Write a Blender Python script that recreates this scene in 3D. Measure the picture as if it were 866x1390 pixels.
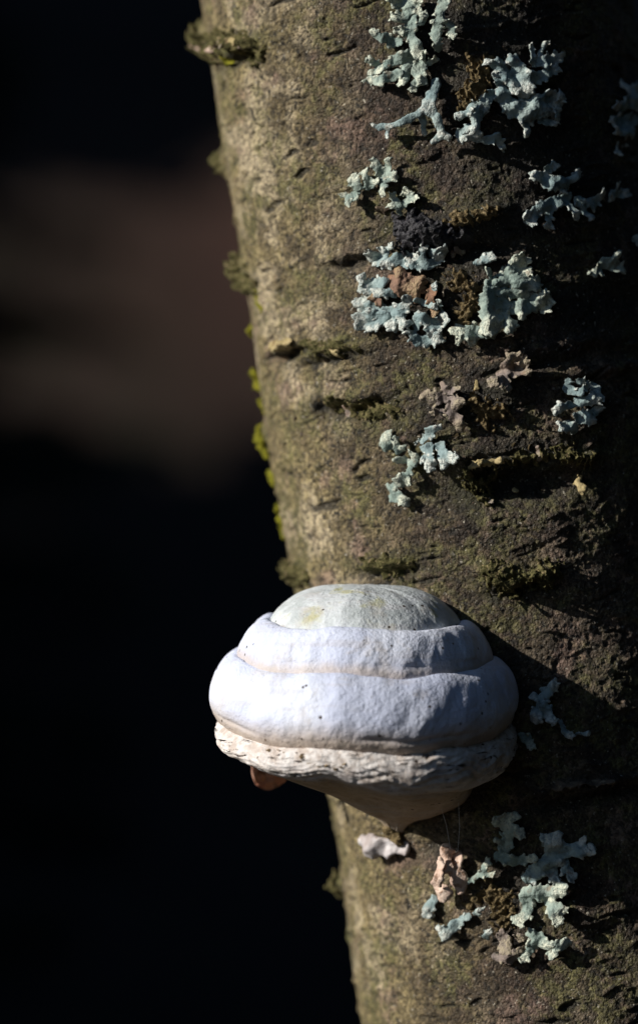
import bpy, math, random
import numpy as np
from mathutils import Vector, Matrix

# ------------------------------------------------------------------ set-up
for o in list(bpy.data.objects): bpy.data.objects.remove(o)
scene = bpy.context.scene
COL = scene.collection
R_ = math.radians
MM = 0.001
SC = 0.0002          # metres per photo pixel in the plane y = 0
D = 0.90             # camera distance to that plane

# camera -----------------------------------------------------------
cam_d = bpy.data.cameras.new('camera'); cam = bpy.data.objects.new('camera', cam_d); COL.objects.link(cam)
cam.location = (0, -D, 0); cam.rotation_euler = (R_(90), 0, 0)
cam_d.sensor_fit = 'VERTICAL'; cam_d.sensor_height = 36.0; cam_d.sensor_width = 36.0
cam_d.lens = 36.0 * D / (1390 * SC)
cam_d.clip_start = 0.05; cam_d.clip_end = 600
cam_d.dof.use_dof = True; cam_d.dof.focus_distance = D - 0.008
cam_d.dof.aperture_fstop = 5.2
scene.camera = cam

# light ------------------------------------------------------------
SUN_AZ, SUN_EL = R_(69), R_(23)      # degrees to the left of the camera side, height
L = Vector((-math.cos(SUN_EL)*math.sin(SUN_AZ), -math.cos(SUN_EL)*math.cos(SUN_AZ), math.sin(SUN_EL)))
world = bpy.data.worlds.new('World'); scene.world = world; world.use_nodes = True
wn = world.node_tree.nodes; wl = world.node_tree.links
bg = wn['Background']; sky = wn.new('ShaderNodeTexSky'); sky.sky_type = 'NISHITA'; sky.sun_disc = False
sky.sun_elevation = SUN_EL; sky.sun_rotation = math.atan2(L.x, L.y); sky.air_density = 1.0; sky.dust_density = 0.2; sky.ozone_density = 4.0
wl.new(sky.outputs[0], bg.inputs[0]); bg.inputs[1].default_value = 0.05
sun_d = bpy.data.lights.new('sun', 'SUN'); sun_d.energy = 5.0; sun_d.angle = R_(0.53); sun_d.color = (1.0, 0.945, 0.86)
sun = bpy.data.objects.new('sun', sun_d); COL.objects.link(sun)
sun.rotation_euler = (-L).to_track_quat('-Z', 'Y').to_euler(); sun.location = L * 20
scene.view_settings.view_transform = 'Standard'; scene.view_settings.look = 'None'
scene.view_settings.exposure = 0.16; scene.view_settings.gamma = 1.0
scene.view_settings.use_curve_mapping = False

# ------------------------------------------------------------------ noise
def _h(ix, iy, seed):
    n = (ix.astype(np.int64)*374761393 + iy.astype(np.int64)*668265263 + seed*1442695041) & 0xffffffff
    n = ((n ^ (n >> 13))*1274126177) & 0xffffffff
    return (n ^ (n >> 16)) & 0xffffffff
def perlin(x, y, seed=0):
    x = np.asarray(x, float); y = np.asarray(y, float)
    x0 = np.floor(x); y0 = np.floor(y); fx = x-x0; fy = y-y0
    def g(ox, oy):
        a = _h(x0+ox, y0+oy, seed)*(2*math.pi/4294967296.0)
        return np.cos(a)*(fx-ox)+np.sin(a)*(fy-oy)
    u = fx*fx*fx*(fx*(fx*6-15)+10); v = fy*fy*fy*(fy*(fy*6-15)+10)
    a = g(0, 0); b = g(1, 0); c = g(0, 1); d = g(1, 1)
    return 1.5*((a*(1-u)+b*u)*(1-v)+(c*(1-u)+d*u)*v)
def fbm(x, y, seed=0, octv=4, gain=0.5):
    r = 0; a = 1.0; f = 1.0; t = 0
    for i in range(octv):
        r = r + a*perlin(x*f, y*f, seed+i*17); t += a; a *= gain; f *= 2.03
    return r/t
def sstep(a, b, x):
    t = np.clip((x-a)/(b-a), 0, 1); return t*t*(3-2*t)

# ------------------------------------------------------------------ objects and tags
def tag(o, label=None, cat=None, group=None, kind=None):
    if label: o['label'] = label
    if cat: o['category'] = cat
    if group: o['group'] = group
    if kind: o['kind'] = kind
    return o
def empty(name, loc=(0, 0, 0), parent=None):
    o = bpy.data.objects.new(name, None); COL.objects.link(o); o.location = loc; o.empty_display_size = 0.01
    if parent: o.parent = parent
    return o
def mesh_np(name, V, F, mat, smooth=True, attrs=None):
    """V (n,3) array, F (m,4) or (m,3) array"""
    me = bpy.data.meshes.new(name); V = np.asarray(V, np.float32); F = np.asarray(F, np.int32); k = F.shape[1]
    me.vertices.add(len(V)); me.vertices.foreach_set('co', V.ravel())
    me.loops.add(F.size); me.loops.foreach_set('vertex_index', F.ravel())
    me.polygons.add(len(F)); me.polygons.foreach_set('loop_start', np.arange(0, F.size, k, dtype=np.int32))
    me.polygons.foreach_set('loop_total', np.full(len(F), k, np.int32))
    me.polygons.foreach_set('use_smooth', np.full(len(F), smooth))
    me.update(calc_edges=True)
    for n, a in (attrs or {}).items():
        at = me.attributes.new(n, 'FLOAT', 'POINT'); at.data.foreach_set('value', np.asarray(a, np.float32))
    me.materials.append(mat)
    return me
def obj(name, me, parent=None, world=False):
    o = bpy.data.objects.new(name, me); COL.objects.link(o)
    if parent:
        o.parent = parent
        if world: o.matrix_parent_inverse = Matrix.Translation(parent.location).inverted()
    return o
def grid_faces(nr, nc, wrap=False):
    i = np.arange(nr-1)[:, None]; j = np.arange(nc if wrap else nc-1)[None, :]; j2 = (j+1) % nc
    return np.stack([i*nc+j, i*nc+j2, (i+1)*nc+j2, (i+1)*nc+j], -1).reshape(-1, 4)

# ------------------------------------------------------------------ materials
class MatB:
    def __init__(s, name):
        s.m = bpy.data.materials.new(name); s.m.use_nodes = True; s.t = s.m.node_tree; s.n = s.t.nodes; s.l = s.t.links
        s.b = s.n['Principled BSDF']; s.tc = s.n.new('ShaderNodeTexCoord').outputs['Object']
    def noise(s, scale, detail=4, rough=0.55, vec=None, dist=0.0):
        n = s.n.new('ShaderNodeTexNoise'); n.inputs['Scale'].default_value = scale; n.inputs['Detail'].default_value = detail
        n.inputs['Roughness'].default_value = rough; n.inputs['Distortion'].default_value = dist
        s.l.new(vec or s.tc, n.inputs['Vector']); return n.outputs['Fac']
    def voro(s, scale, feature='F1', vec=None):
        n = s.n.new('ShaderNodeTexVoronoi'); n.feature = feature; n.inputs['Scale'].default_value = scale
        s.l.new(vec or s.tc, n.inputs['Vector']); return n.outputs['Distance']
    def attr(s, name):
        n = s.n.new('ShaderNodeAttribute'); n.attribute_name = name; return n.outputs['Fac']
    def ramp(s, fac, a, b, lo=0.0, hi=1.0):
        n = s.n.new('ShaderNodeMapRange'); n.interpolation_type = 'SMOOTHSTEP'
        for i, v in zip((1, 2, 3, 4), (a, b, lo, hi)): n.inputs[i].default_value = v
        s.l.new(fac, n.inputs[0]); return n.outputs[0]
    def math(s, op, a, b=None):
        n = s.n.new('ShaderNodeMath'); n.operation = op
        for i, v in enumerate((a, b)):
            if v is None: continue
            if isinstance(v, (int, float)): n.inputs[i].default_value = v
            else: s.l.new(v, n.inputs[i])
        return n.outputs[0]
    def mix(s, fac, a, b, blend='MIX'):
        n = s.n.new('ShaderNodeMix'); n.data_type = 'RGBA'; n.blend_type = blend
        if isinstance(fac, (int, float)): n.inputs[0].default_value = fac
        else: s.l.new(fac, n.inputs[0])
        for i, v in ((6, a), (7, b)):
            if isinstance(v, tuple): n.inputs[i].default_value = v+(1,)
            else: s.l.new(v, n.inputs[i])
        return n.outputs[2]
    def scaled(s, v):
        n = s.n.new('ShaderNodeMapping'); n.inputs['Scale'].default_value = v; s.l.new(s.tc, n.inputs['Vector']); return n.outputs[0]
    def bump(s, h, dist, strength=1.0, prev=None):
        n = s.n.new('ShaderNodeBump'); n.inputs['Distance'].default_value = dist; n.inputs['Strength'].default_value = strength
        s.l.new(h, n.inputs['Height'])
        if prev: s.l.new(prev, n.inputs['Normal'])
        return n.outputs[0]
    def done(s, col, rough=0.85, normal=None, spec=0.25):
        if isinstance(col, tuple): s.b.inputs['Base Color'].default_value = col+(1,)
        else: s.l.new(col, s.b.inputs['Base Color'])
        if isinstance(rough, (int, float)): s.b.inputs['Roughness'].default_value = rough
        else: s.l.new(rough, s.b.inputs['Roughness'])
        s.b.inputs['Specular IOR Level'].default_value = spec
        if normal: s.l.new(normal, s.b.inputs['Normal'])
        return s.m

def mat_bark():
    m = MatB('bark')
    big = m.noise(28, 3); mid = m.noise(120, 5, 0.6); fine = m.noise(700, 4, 0.65); gr = m.noise(1700, 3, 0.6)
    vst = m.scaled((1, 1, 0.45)); streak = m.noise(160, 4, 0.6, vst)
    side = m.attr('side')          # algae tone, with the trunk's sunlit-to-dark falloff painted into it
    c = m.mix(m.ramp(mid, 0.35, 0.65), (0.030, 0.019, 0.012), (0.064, 0.042, 0.026))
    c = m.mix(m.ramp(streak, 0.52, 0.68, 0, 0.7), c, (0.115, 0.082, 0.060))
    sunlit_alg = m.math('MULTIPLY', side, m.ramp(mid, 0.30, 0.62, 0.35, 1))
    c = m.mix(sunlit_alg, c, m.mix(m.ramp(fine, 0.35, 0.65), (0.18, 0.142, 0.062), (0.32, 0.255, 0.128)))
    crust = m.math('MULTIPLY', m.ramp(m.noise(48, 5, 0.65), 0.50, 0.60), m.math('ADD', m.math('MULTIPLY', side, 0.75), 0.12))
    c = m.mix(crust, c, (0.42, 0.345, 0.225))
    pink = m.math('MULTIPLY', m.ramp(m.noise(70, 4, 0.6), 0.54, 0.64), 0.45)
    c = m.mix(pink, c, (0.26, 0.17, 0.135))
    green = m.math('MULTIPLY', m.ramp(m.noise(60, 5, 0.65), 0.44, 0.58), m.ramp(m.noise(260, 4, 0.65), 0.42, 0.56, 0.15, 1.0))
    c = m.mix(m.math('MULTIPLY', green, 0.8), c, (0.105, 0.098, 0.034))
    c = m.mix(m.math('MULTIPLY', m.attr('moss'), m.ramp(fine, 0.3, 0.6, 0.5, 1)), c, (0.085, 0.085, 0.022))
    vor = m.n.new('ShaderNodeTexVoronoi'); vor.inputs['Scale'].default_value = 900; vor.inputs['Randomness'].default_value = 1.0
    wv = m.n.new('ShaderNodeVectorMath'); wv.operation = 'ADD'; nz = m.n.new('ShaderNodeTexNoise'); nz.inputs['Scale'].default_value = 500; nz.inputs['Detail'].default_value = 3
    m.l.new(m.tc, nz.inputs['Vector']); sv = m.n.new('ShaderNodeVectorMath'); sv.operation = 'SCALE'; sv.inputs['Scale'].default_value = 0.0022
    m.l.new(nz.outputs['Color'], sv.inputs[0]); m.l.new(m.tc, wv.inputs[0]); m.l.new(sv.outputs[0], wv.inputs[1]); m.l.new(wv.outputs[0], vor.inputs['Vector'])
    sx = m.n.new('ShaderNodeSeparateColor'); m.l.new(vor.outputs['Color'], sx.inputs[0])
    cellv = sx.outputs[0]; celld = vor.outputs['Distance']
    gv = m.n.new('ShaderNodeCombineColor'); mul = m.ramp(m.math('ADD', m.math('MULTIPLY', cellv, 0.45), m.math('MULTIPLY', gr, 0.75)), 0.30, 0.95, 0.45, 1.75)
    for k in range(3): m.l.new(mul, gv.inputs[k])
    c = m.mix(1.0, c, gv.outputs[0], 'MULTIPLY')
    dk = m.math('ADD', m.math('MULTIPLY', fine, 0.55), m.math('MULTIPLY', m.noise(330, 4, 0.65), 0.45))
    dark = m.math('MAXIMUM', m.math('MULTIPLY', m.attr('dark'), m.ramp(mid, 0.25, 0.5, 0.6, 1)), m.ramp(dk, 0.385, 0.46, 0.92, 0))
    c = m.mix(dark, c, (0.016, 0.014, 0.010))
    sp = m.ramp(m.noise(1000, 2, 0.5), 0.67, 0.72)
    c = m.mix(m.math('MULTIPLY', sp, 0.75), c, (0.46, 0.42, 0.34))
    h = m.math('ADD', m.math('ADD', m.math('MULTIPLY', fine, 0.5), m.math('MULTIPLY', gr, 0.55)), m.math('MULTIPLY', celld, -0.35))
    b = m.bump(h, 0.0017, 1.0)
    return m.done(c, m.ramp(gr, 0.4, 0.65, 0.85, 0.45), b, 0.45)

def mat_fungus():
    m = MatB('fungus_crust')
    py = m.attr('py')              # how far down the profile: which growth zone
    big = m.noise(45, 4); mid = m.noise(190, 5, 0.6); fine = m.noise(1100, 4, 0.6)
    w = m.math('ADD', py, m.math('MULTIPLY', m.math('SUBTRACT', mid, 0.5), 14.0))
    white = m.mix(m.ramp(big, 0.35, 0.65), (0.58, 0.63, 0.80), (0.72, 0.765, 0.89))
    crown = m.mix(m.ramp(mid, 0.35, 0.65), (0.43, 0.47, 0.48), (0.61, 0.65, 0.68))
    c = m.mix(m.ramp(py, 852, 856), crown, white)
    # algae blush on the oldest zone
    blush = m.math('MULTIPLY', m.ramp(m.noise(95, 5, 0.6), 0.56, 0.70), m.ramp(py, 828, 846, 1, 0))
    c = m.mix(m.math('MULTIPLY', blush, 0.8), c, (0.38, 0.37, 0.12))
    # stained seams between the zones
    def band(lo, a, b, hi): return m.math('MULTIPLY', m.ramp(w, lo, a), m.ramp(w, b, hi, 1, 0))
    c = m.mix(m.math('MULTIPLY', band(843, 848, 852, 855), 0.85), c, (0.22, 0.17, 0.11))
    c = m.mix(m.math('MULTIPLY', band(872, 888, 894, 896), 0.6), c, (0.48, 0.37, 0.26))
    c = m.mix(m.math('MULTIPLY', band(936, 974, 983, 986), 0.8), c, (0.43, 0.325, 0.22))
    c = m.mix(m.ramp(w, 1020, 1038), c, m.mix(m.ramp(mid, 0.35, 0.65), (0.42, 0.31, 0.20), (0.56, 0.44, 0.31)))
    rimc = m.mix(m.ramp(m.noise(300, 5, 0.65), 0.38, 0.62), (0.50, 0.41, 0.33), (0.76, 0.71, 0.66))
    c = m.mix(m.math('MULTIPLY', m.ramp(py, 985, 990), m.ramp(w, 1014, 1034, 0.85, 0.15)), c, rimc)
    # faint growth lines and weathered patches
    gl = m.noise(320, 4, 0.6, m.scaled((0.12, 0.12, 1.0)))
    c = m.mix(m.ramp(gl, 0.52, 0.66, 0, 0.38), c, (0.50, 0.48, 0.50))
    c = m.mix(m.math('MULTIPLY', m.ramp(m.noise(110, 5, 0.65), 0.54, 0.66), 0.35), c, (0.52, 0.46, 0.40))
    # insect holes, specks
    dots = m.math('MULTIPLY', m.ramp(m.voro(240), 0.09, 0.13, 1, 0), m.ramp(m.noise(60, 2), 0.46, 0.56))
    c = m.mix(dots, c, (0.05, 0.035, 0.025))
    specks = m.math('MULTIPLY', m.ramp(m.noise(650, 2), 0.70, 0.75), m.ramp(w, 940, 975))
    c = m.mix(specks, c, (0.14, 0.09, 0.06))
    sc = m.noise(260, 5, 0.7, m.scaled((0.5, 0.5, 2.6)), 0.6)
    cracks = m.math('MULTIPLY', m.ramp(sc, 0.34, 0.40, 1, 0), m.math('MULTIPLY', m.ramp(py, 976, 990), m.ramp(py, 1020, 1034, 1, 0)))
    c = m.mix(cracks, c, (0.055, 0.038, 0.03))
    b = m.bump(m.math('ADD', m.math('MULTIPLY', fine, 0.35), m.math('MULTIPLY', m.noise(420, 4, 0.6), 0.6)), 0.0011, 0.75)
    b = m.bump(m.math('MULTIPLY', cracks, -1.0), 0.0012, 1.0, b)
    return m.done(c, 0.8, b, 0.25)

def mat_lichen(name, pale, mid_c, deep, under=(0.045, 0.03, 0.02), tipc=(0.62, 0.64, 0.56)):
    m = MatB(name)
    n1 = m.noise(140, 4, 0.6); n2 = m.noise(900, 4, 0.6); n3 = m.noise(60, 3)
    c = m.mix(m.ramp(n1, 0.35, 0.65), mid_c, pale)
    c = m.mix(m.math('MULTIPLY', m.ramp(n3, 0.46, 0.62), 0.75), c, deep)
    c = m.mix(m.ramp(m.noise(420, 4, 0.65), 0.36, 0.48, 0.6, 0.0), c, tuple(0.55*x for x in deep))
    c = m.mix(m.math('MULTIPLY', m.attr('tip'), m.ramp(n2, 0.35, 0.6, 0.2, 0.9)), c, tipc)
    br = m.math('MULTIPLY', m.ramp(m.noise(230, 3), 0.62, 0.70), 0.6)
    c = m.mix(br, c, (0.20, 0.13, 0.085))
    c = m.mix(m.ramp(m.noise(1300, 2), 0.70, 0.76, 0, 0.8), c, (0.04, 0.035, 0.03))
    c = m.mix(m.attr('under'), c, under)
    b = m.bump(m.math('ADD', m.math('MULTIPLY', m.noise(1700, 3, 0.6), m.math('ADD', m.math('MULTIPLY', m.attr('tip'), 0.7), 0.3)), m.math('MULTIPLY', m.noise(380, 4, 0.6), 0.7)), 0.0012, 0.9)
    return m.done(c, 0.8, b, 0.2)

def mat_plain(name, a, b_, scale=300, bump=0.0006, rough=0.85, c3=None, spec=0.2):
    m = MatB(name); n = m.noise(scale, 4, 0.6)
    c = m.mix(m.ramp(n, 0.35, 0.65), a, b_)
    if c3: c = m.mix(m.ramp(m.noise(scale*2.3, 3), 0.56, 0.66), c, c3)
    b = m.bump(m.noise(scale*3, 4, 0.6), bump, 0.9)
    return m.done(c, rough, b, spec)

M_BARK = mat_bark(); M_FUN = mat_fungus()
M_LI = mat_lichen('lichen_blue_green', (0.43, 0.51, 0.48), (0.28, 0.365, 0.365), (0.17, 0.245, 0.26), tipc=(0.78, 0.80, 0.73))
M_LIG = mat_lichen('lichen_pale_green', (0.45, 0.51, 0.43), (0.30, 0.37, 0.33), (0.18, 0.25, 0.23), tipc=(0.78, 0.80, 0.65))
M_LIB = mat_lichen('lichen_dry_brown', (0.33, 0.26, 0.21), (0.24, 0.185, 0.15), (0.20, 0.17, 0.16), tipc=(0.42, 0.36, 0.25))
M_LIO = mat_lichen('lichen_dead_orange', (0.36, 0.20, 0.12), (0.27, 0.15, 0.09), (0.20, 0.13, 0.10), tipc=(0.40, 0.30, 0.18))
M_MOSS = mat_plain('moss_olive', (0.055, 0.052, 0.018), (0.145, 0.128, 0.052), 420, 0.0012, 0.9, (0.24, 0.185, 0.10))
M_MOSSY = mat_plain('moss_yellow', (0.16, 0.16, 0.012), (0.30, 0.28, 0.025), 500, 0.001, 0.9)
M_DEBRIS = mat_plain('dry_moss_brown', (0.09, 0.065, 0.03), (0.20, 0.15, 0.075), 500, 0.0008, 0.9, (0.30, 0.23, 0.13))
M_CHAR = mat_plain('black_crust', (0.010, 0.010, 0.013), (0.028, 0.026, 0.032), 260, 0.0012, 0.55, None, 0.5)
M_FLAKE = mat_plain('bark_flake', (0.07, 0.05, 0.036), (0.16, 0.12, 0.085), 300, 0.0006, 0.8, (0.26, 0.21, 0.14))
M_TAN = mat_plain('tan_flake', (0.34, 0.27, 0.13), (0.45, 0.36, 0.19), 300, 0.0006, 0.8, (0.20, 0.14, 0.07))
M_PINK = mat_plain('dry_leaf_pink', (0.55, 0.39, 0.31), (0.70, 0.56, 0.47), 220, 0.0008, 0.7, (0.34, 0.22, 0.16))
M_ORANGE = mat_plain('dry_leaf_orange', (0.50, 0.21, 0.13), (0.62, 0.36, 0.26), 160, 0.0008, 0.7, (0.25, 0.12, 0.07))
M_WHITE = mat_plain('young_fungus', (0.36, 0.31, 0.30), (0.58, 0.55, 0.56), 110, 0.0003, 0.8, (0.36, 0.25, 0.19))
M_SILK = MatB('silk').done((0.7, 0.7, 0.72), 0.4, None, 0.5)

# ------------------------------------------------------------------ the trunk's own coordinates
LEAN = R_(9.1); RAD = 0.062
AX = Vector((-math.sin(LEAN), 0, math.cos(LEAN)))
E1 = Vector((math.cos(LEAN), 0, math.sin(LEAN)))
ORG = Vector((0.0518, 0.062, 0.0))
AXn, E1n, E2n, On = (np.array(v) for v in (AX, E1, Vector((0, 1, 0)), ORG))
def to_st(px, py):
    """photo pixel -> (s round the bark, t along the axis), metres, where the line of sight meets the bark"""
    d = Vector(((px-433)*SC, D, (695-py)*SC)); c = Vector((0, -D, 0)) - ORG
    dp = d - AX*d.dot(AX); cp = c - AX*c.dot(AX)
    A = dp.dot(dp); B = dp.dot(cp); C = cp.dot(cp)-RAD*RAD; q = B*B-A*C
    k = (-B - math.sqrt(q))/A if q > 0 else -B/A
    p = c + d*k; al = math.atan2(p.dot(E1), -p.y)
    return RAD*al, p.dot(AX)
def from_st(s, t, h):
    al = s/RAD; r = RAD+h
    return (On[None]+t[:, None]*AXn[None]+(r*np.sin(al))[:, None]*E1n[None]-(r*np.cos(al))[:, None]*E2n[None])

# swellings, scars, hollows and flat patches of painted shade: px, py, rx, ry (px), height (mm), kind
FEAT = [
 (322, 66, 34, 20, 1.8, 'moss'), (335, 78, 16, 8, -2.6, 'dark'), (298, 70, 14, 9, 1.6, 'moss'), (268, 55, 10, 24, 2.0, 'moss'), (303, 222, 9, 18, 2.0, 'moss'),
 (333, 372, 12, 26, 1.9, 'moss'), (356, 590, 8, 26, 1.2, 'moss'), (388, 470, 22, 7, 2.0, 'none'), (392, 482, 26, 6, -2.4, 'dark'),
 (440, 474, 50, 12, 1.4, 'moss'), (445, 490, 60, 4, -1.2, 'dark'), (478, 536, 56, 9, 1.4, 'pale'), (485, 556, 62, 9, -2.2, 'dark'), (433, 552, 8, 12, -2.5, 'dark'),
 (545, 545, 30, 8, 0.9, 'pale'), (480, 358, 40, 7, -1.6, 'dark'), (470, 345, 44, 8, 0.9, 'none'),
 (600, 312, 60, 22, 1.6, 'dark'), (640, 340, 60, 12, -1.8, 'dark'), (650, 290, 40, 10, 1.2, 'moss'),
 (640, 120, 60, 40, 1.0, 'dark'), (700, 140, 60, 50, 0.8, 'dark'), (640, 400, 40, 50, 1.2, 'dark'), (560, 395, 50, 40, 0.8, 'dark'),
 (620, 622, 36, 14, 2.2, 'none'), (690, 655, 95, 30, -4.6, 'dark'), (640, 660, 24, 26, 1.6, 'moss'), (690, 628, 60, 8, 2.2, 'moss'), (770, 626, 40, 9, 2.4, 'moss'),
 (690, 786, 34, 16, 2.2, 'moss'), (672, 772, 26, 10, 1.0, 'pale'), (735, 782, 24, 12, 1.8, 'moss'), (705, 800, 50, 7, -1.2, 'dark'),
 (520, 765, 40, 10, 1.3, 'moss'), (520, 778, 44, 6, -1.5, 'dark'), (408, 775, 16, 14, 2.0, 'moss'),
 (760, 470, 90, 10, 1.3, 'none'), (820, 500, 70, 8, 1.8, 'none'), (700, 500, 70, 6, -1.0, 'dark'), (640, 545, 70, 26, 0.9, 'dark'),
 (800, 1065, 80, 7, 1.8, 'pale'), (800, 1085, 90, 9, -2.0, 'dark'), (690, 1220, 40, 34, -1.2, 'dark'), (600, 1160, 36, 20, -1.4, 'dark'),
 (640, 1250, 50, 30, 0.8, 'none'), (455, 1200, 9, 18, 1.6, 'moss'), (470, 1270, 10, 12, 0.8, 'moss'), (800, 1240, 60, 20, 0.9, 'none'),
 (650, 345, 80, 40, 0.2, 'dark'), (730, 200, 90, 50, 0.2, 'dark'), (690, 300, 70, 40, 0.2, 'dark'), (790, 420, 70, 40, 0.2, 'dark'), (700, 620, 90, 24, 0.2, 'dark'), (700, 60, 70, 50, 0.2, 'dark'), (780, 250, 70, 50, 0.8, 'dark'), (600, 40, 60, 40, 0.9, 'dark'), (820, 370, 40, 40, 0.8, 'none')]  # near-flat dark entries: black shade among the lichens put into the bark colour
FST = []
for px, py, rx, ry, a, k in FEAT:
    s, t = to_st(px, py); fs = max(0.35, math.cos(s/RAD))
    FST.append((s, t, rx*SC/fs if k != 'moss' or fs > 0.5 else rx*SC*1.6, ry*SC, a*MM*1.3, k))

def disp_low(s, t):
    d = 0.0014*perlin(s/0.045+7, t/0.06+3, 3) + 0.0013*fbm(s/0.016, t/0.015, 11, 3)*(0.45+0.55*sstep(-0.05, 0.0, s))
    ws = s + 0.0022*fbm(s/0.007, t/0.007, 31, 3); wt = t + 0.0020*fbm(s/0.007+9, t/0.007, 41, 3)
    for fs, ft, rs, rt, a, k in FST:
        q = ((ws-fs)/rs)**2+((wt-ft)/rt)**2
        d = d + a*np.exp(-np.minimum(q, 40)**1.3)
    return d
def lentic(s, t): return fbm(s/0.017, (t+0.0015*perlin(s/0.008, t/0.008, 67))/0.0036, 61, 3)
def disp_full(s, t):
    d = disp_low(s, t)
    rough = (0.55+0.45*sstep(-0.07, -0.02, s)) * (0.55 + 0.45*sstep(-0.2, 0.3, fbm(s/0.02+4, t/0.02, 77, 2)))
    d = d + 0.00030*fbm(s/0.0050, t/0.0046, 51, 4, 0.7)*rough
    lent = lentic(s, t); d = d + 0.0007*sstep(0.22, 0.5, lent) - 0.0010*sstep(0.33, 0.5, -lent)
    pit = fbm(s/0.0017, t/0.0017, 71, 2); d = d - 0.00040*sstep(0.15, 0.5, pit)*rough + 0.0003*sstep(0.25, 0.55, -pit)*rough
    vc = np.abs(fbm(s/0.0055, t/0.022, 81, 3)); d = d - 0.0003*sstep(0.03, 0.0, vc)*sstep(0.0, 0.4, fbm(s/0.02, t/0.02, 83, 2))
    return d

# ------------------------------------------------------------------ ground
def ground_z(x, y):
    return -1.22 + 0.10*fbm(x/3.0, y/3.0, 5, 3) + 7.5*sstep(9.0, 31.0, y) + 0.04*perlin(x/0.6, y/0.6, 8)
m = MatB('forest_floor'); n1 = m.noise(3.0, 5, 0.6); n2 = m.noise(26, 4, 0.65)
c = m.mix(m.ramp(n2, 0.35, 0.65), (0.055, 0.035, 0.022), (0.13, 0.08, 0.05)); c = m.mix(m.ramp(n1, 0.5, 0.66), c, (0.045, 0.05, 0.018))
c = m.mix(0.8, c, (0.009, 0.006, 0.006))
vd = m.n.new('ShaderNodeVectorMath'); vd.operation = 'DISTANCE'; vd.inputs[1].default_value = (-0.2, 17.9*0.55, 0); m.l.new(m.scaled((1.0, 0.55, 0.0)), vd.inputs[0])
glow_patch = m.ramp(m.math('ADD', vd.outputs['Value'], m.math('MULTIPLY', m.math('SUBTRACT', m.noise(1.4, 5), 0.5), 0.9)), 0.0, 1.35, 1, 0)      # soft brown glow on the bank, put into the ground colour
c = m.mix(glow_patch, c, m.mix(m.ramp(n2, 0.35, 0.65), (0.040, 0.020, 0.015), (0.068, 0.037, 0.028)))
M_FLOOR = m.done(c, 0.9, m.bump(n2, 0.03, 1.0), 0.15)
gx = np.concatenate([np.linspace(-200, -14, 24), np.linspace(-12, 12, 97), np.linspace(14, 200, 24)])
gy = np.concatenate([np.linspace(-200, -8, 24), np.linspace(-6, 34, 161), np.linspace(38, 200, 20)])
X, Y = np.meshgrid(gx, gy); Z = ground_z(X, Y)
g = obj('ground', mesh_np('ground', np.stack([X, Y, Z], -1).reshape(-1, 3), grid_faces(len(gy), len(gx)), M_FLOOR)); g['kind'] = 'structure'

# ------------------------------------------------------------------ the tree with its trunk
tree_base_t = -1.26/math.cos(LEAN)
tree = empty('birch_tree', tuple(ORG + AX*(-1.2/math.cos(LEAN))))
tag(tree, 'leaning brown tree trunk with rough mossy bark and scattered lichens', 'tree')
a_f = np.arange(R_(-112), R_(84), 0.00036/RAD)
a_c = np.linspace(a_f[-1], a_f[0]+2*math.pi, 60)[1:-1]
al = np.concatenate([a_f, a_c])
t_f = np.arange(-0.158, 0.152, 0.00036)
t_lo = -0.158-np.cumsum(np.geomspace(0.002, 0.08, 44)); t_lo = t_lo[t_lo > tree_base_t]; t_lo = np.append(t_lo, tree_base_t)[::-1]
t_hi = 0.152+np.cumsum(np.geomspace(0.002, 0.10, 62)); t_hi = t_hi[t_hi < 2.6]
tt = np.concatenate([t_lo, t_f, t_hi])
A, T = np.meshgrid(al, tt); S = np.where(A > math.pi, A-2*math.pi, A)*RAD
fade = sstep(R_(230), R_(160), np.where(A > R_(84), np.minimum(A, 2*math.pi-R_(112)-A+R_(84)+R_(100)), 0))*0+1
taper = RAD*(np.interp(T, [-1.3, -1.15, -0.9, -0.2, 0.2, 2.6], [0.55, 0.30, 0.10, 0.0, 0.0, -0.42]))
Sf, Tf = S.ravel(), T.ravel()
dsp = disp_full(Sf, Tf)
seam = sstep(R_(-112)*RAD, R_(-150)*RAD, Sf) + sstep(R_(84)*RAD, R_(120)*RAD, Sf)
dsp = dsp*(1-np.clip(seam, 0, 1)) + 0.0008*np.sin(Tf*40)*np.clip(seam, 0, 1)
V = from_st(Sf, Tf, dsp+taper.ravel())
moss = np.zeros_like(Sf); dark = np.zeros_like(Sf)
ws = Sf + 0.004*fbm(Sf/0.006, Tf/0.006, 91, 3); wt = Tf + 0.004*fbm(Sf/0.006+5, Tf/0.006, 95, 3)
for fs, ft, rs, rt, a, k in FST:
    w = np.exp(-(((ws-fs)/(rs*1.15))**2+((wt-ft)/(rt*1.25))**2)**1.2)
    if k == 'moss': moss = np.maximum(moss, w)
    if k == 'dark': dark = np.maximum(dark, w)
dark = np.maximum(dark, 0.85*sstep(0.36, 0.5, -lentic(Sf, Tf)))
side = sstep(-0.012, -0.078, Sf + 0.020*fbm(Sf/0.02, Tf/0.03, 15, 3))  # paler toward the sunward left, light falloff carried by the bark colour
V = V - np.array(tree.location)
trunk = obj('trunk', mesh_np('trunk', V, grid_faces(len(tt), len(al), True), M_BARK, True, {'moss': moss, 'dark': dark, 'side': side}), tree)

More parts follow.
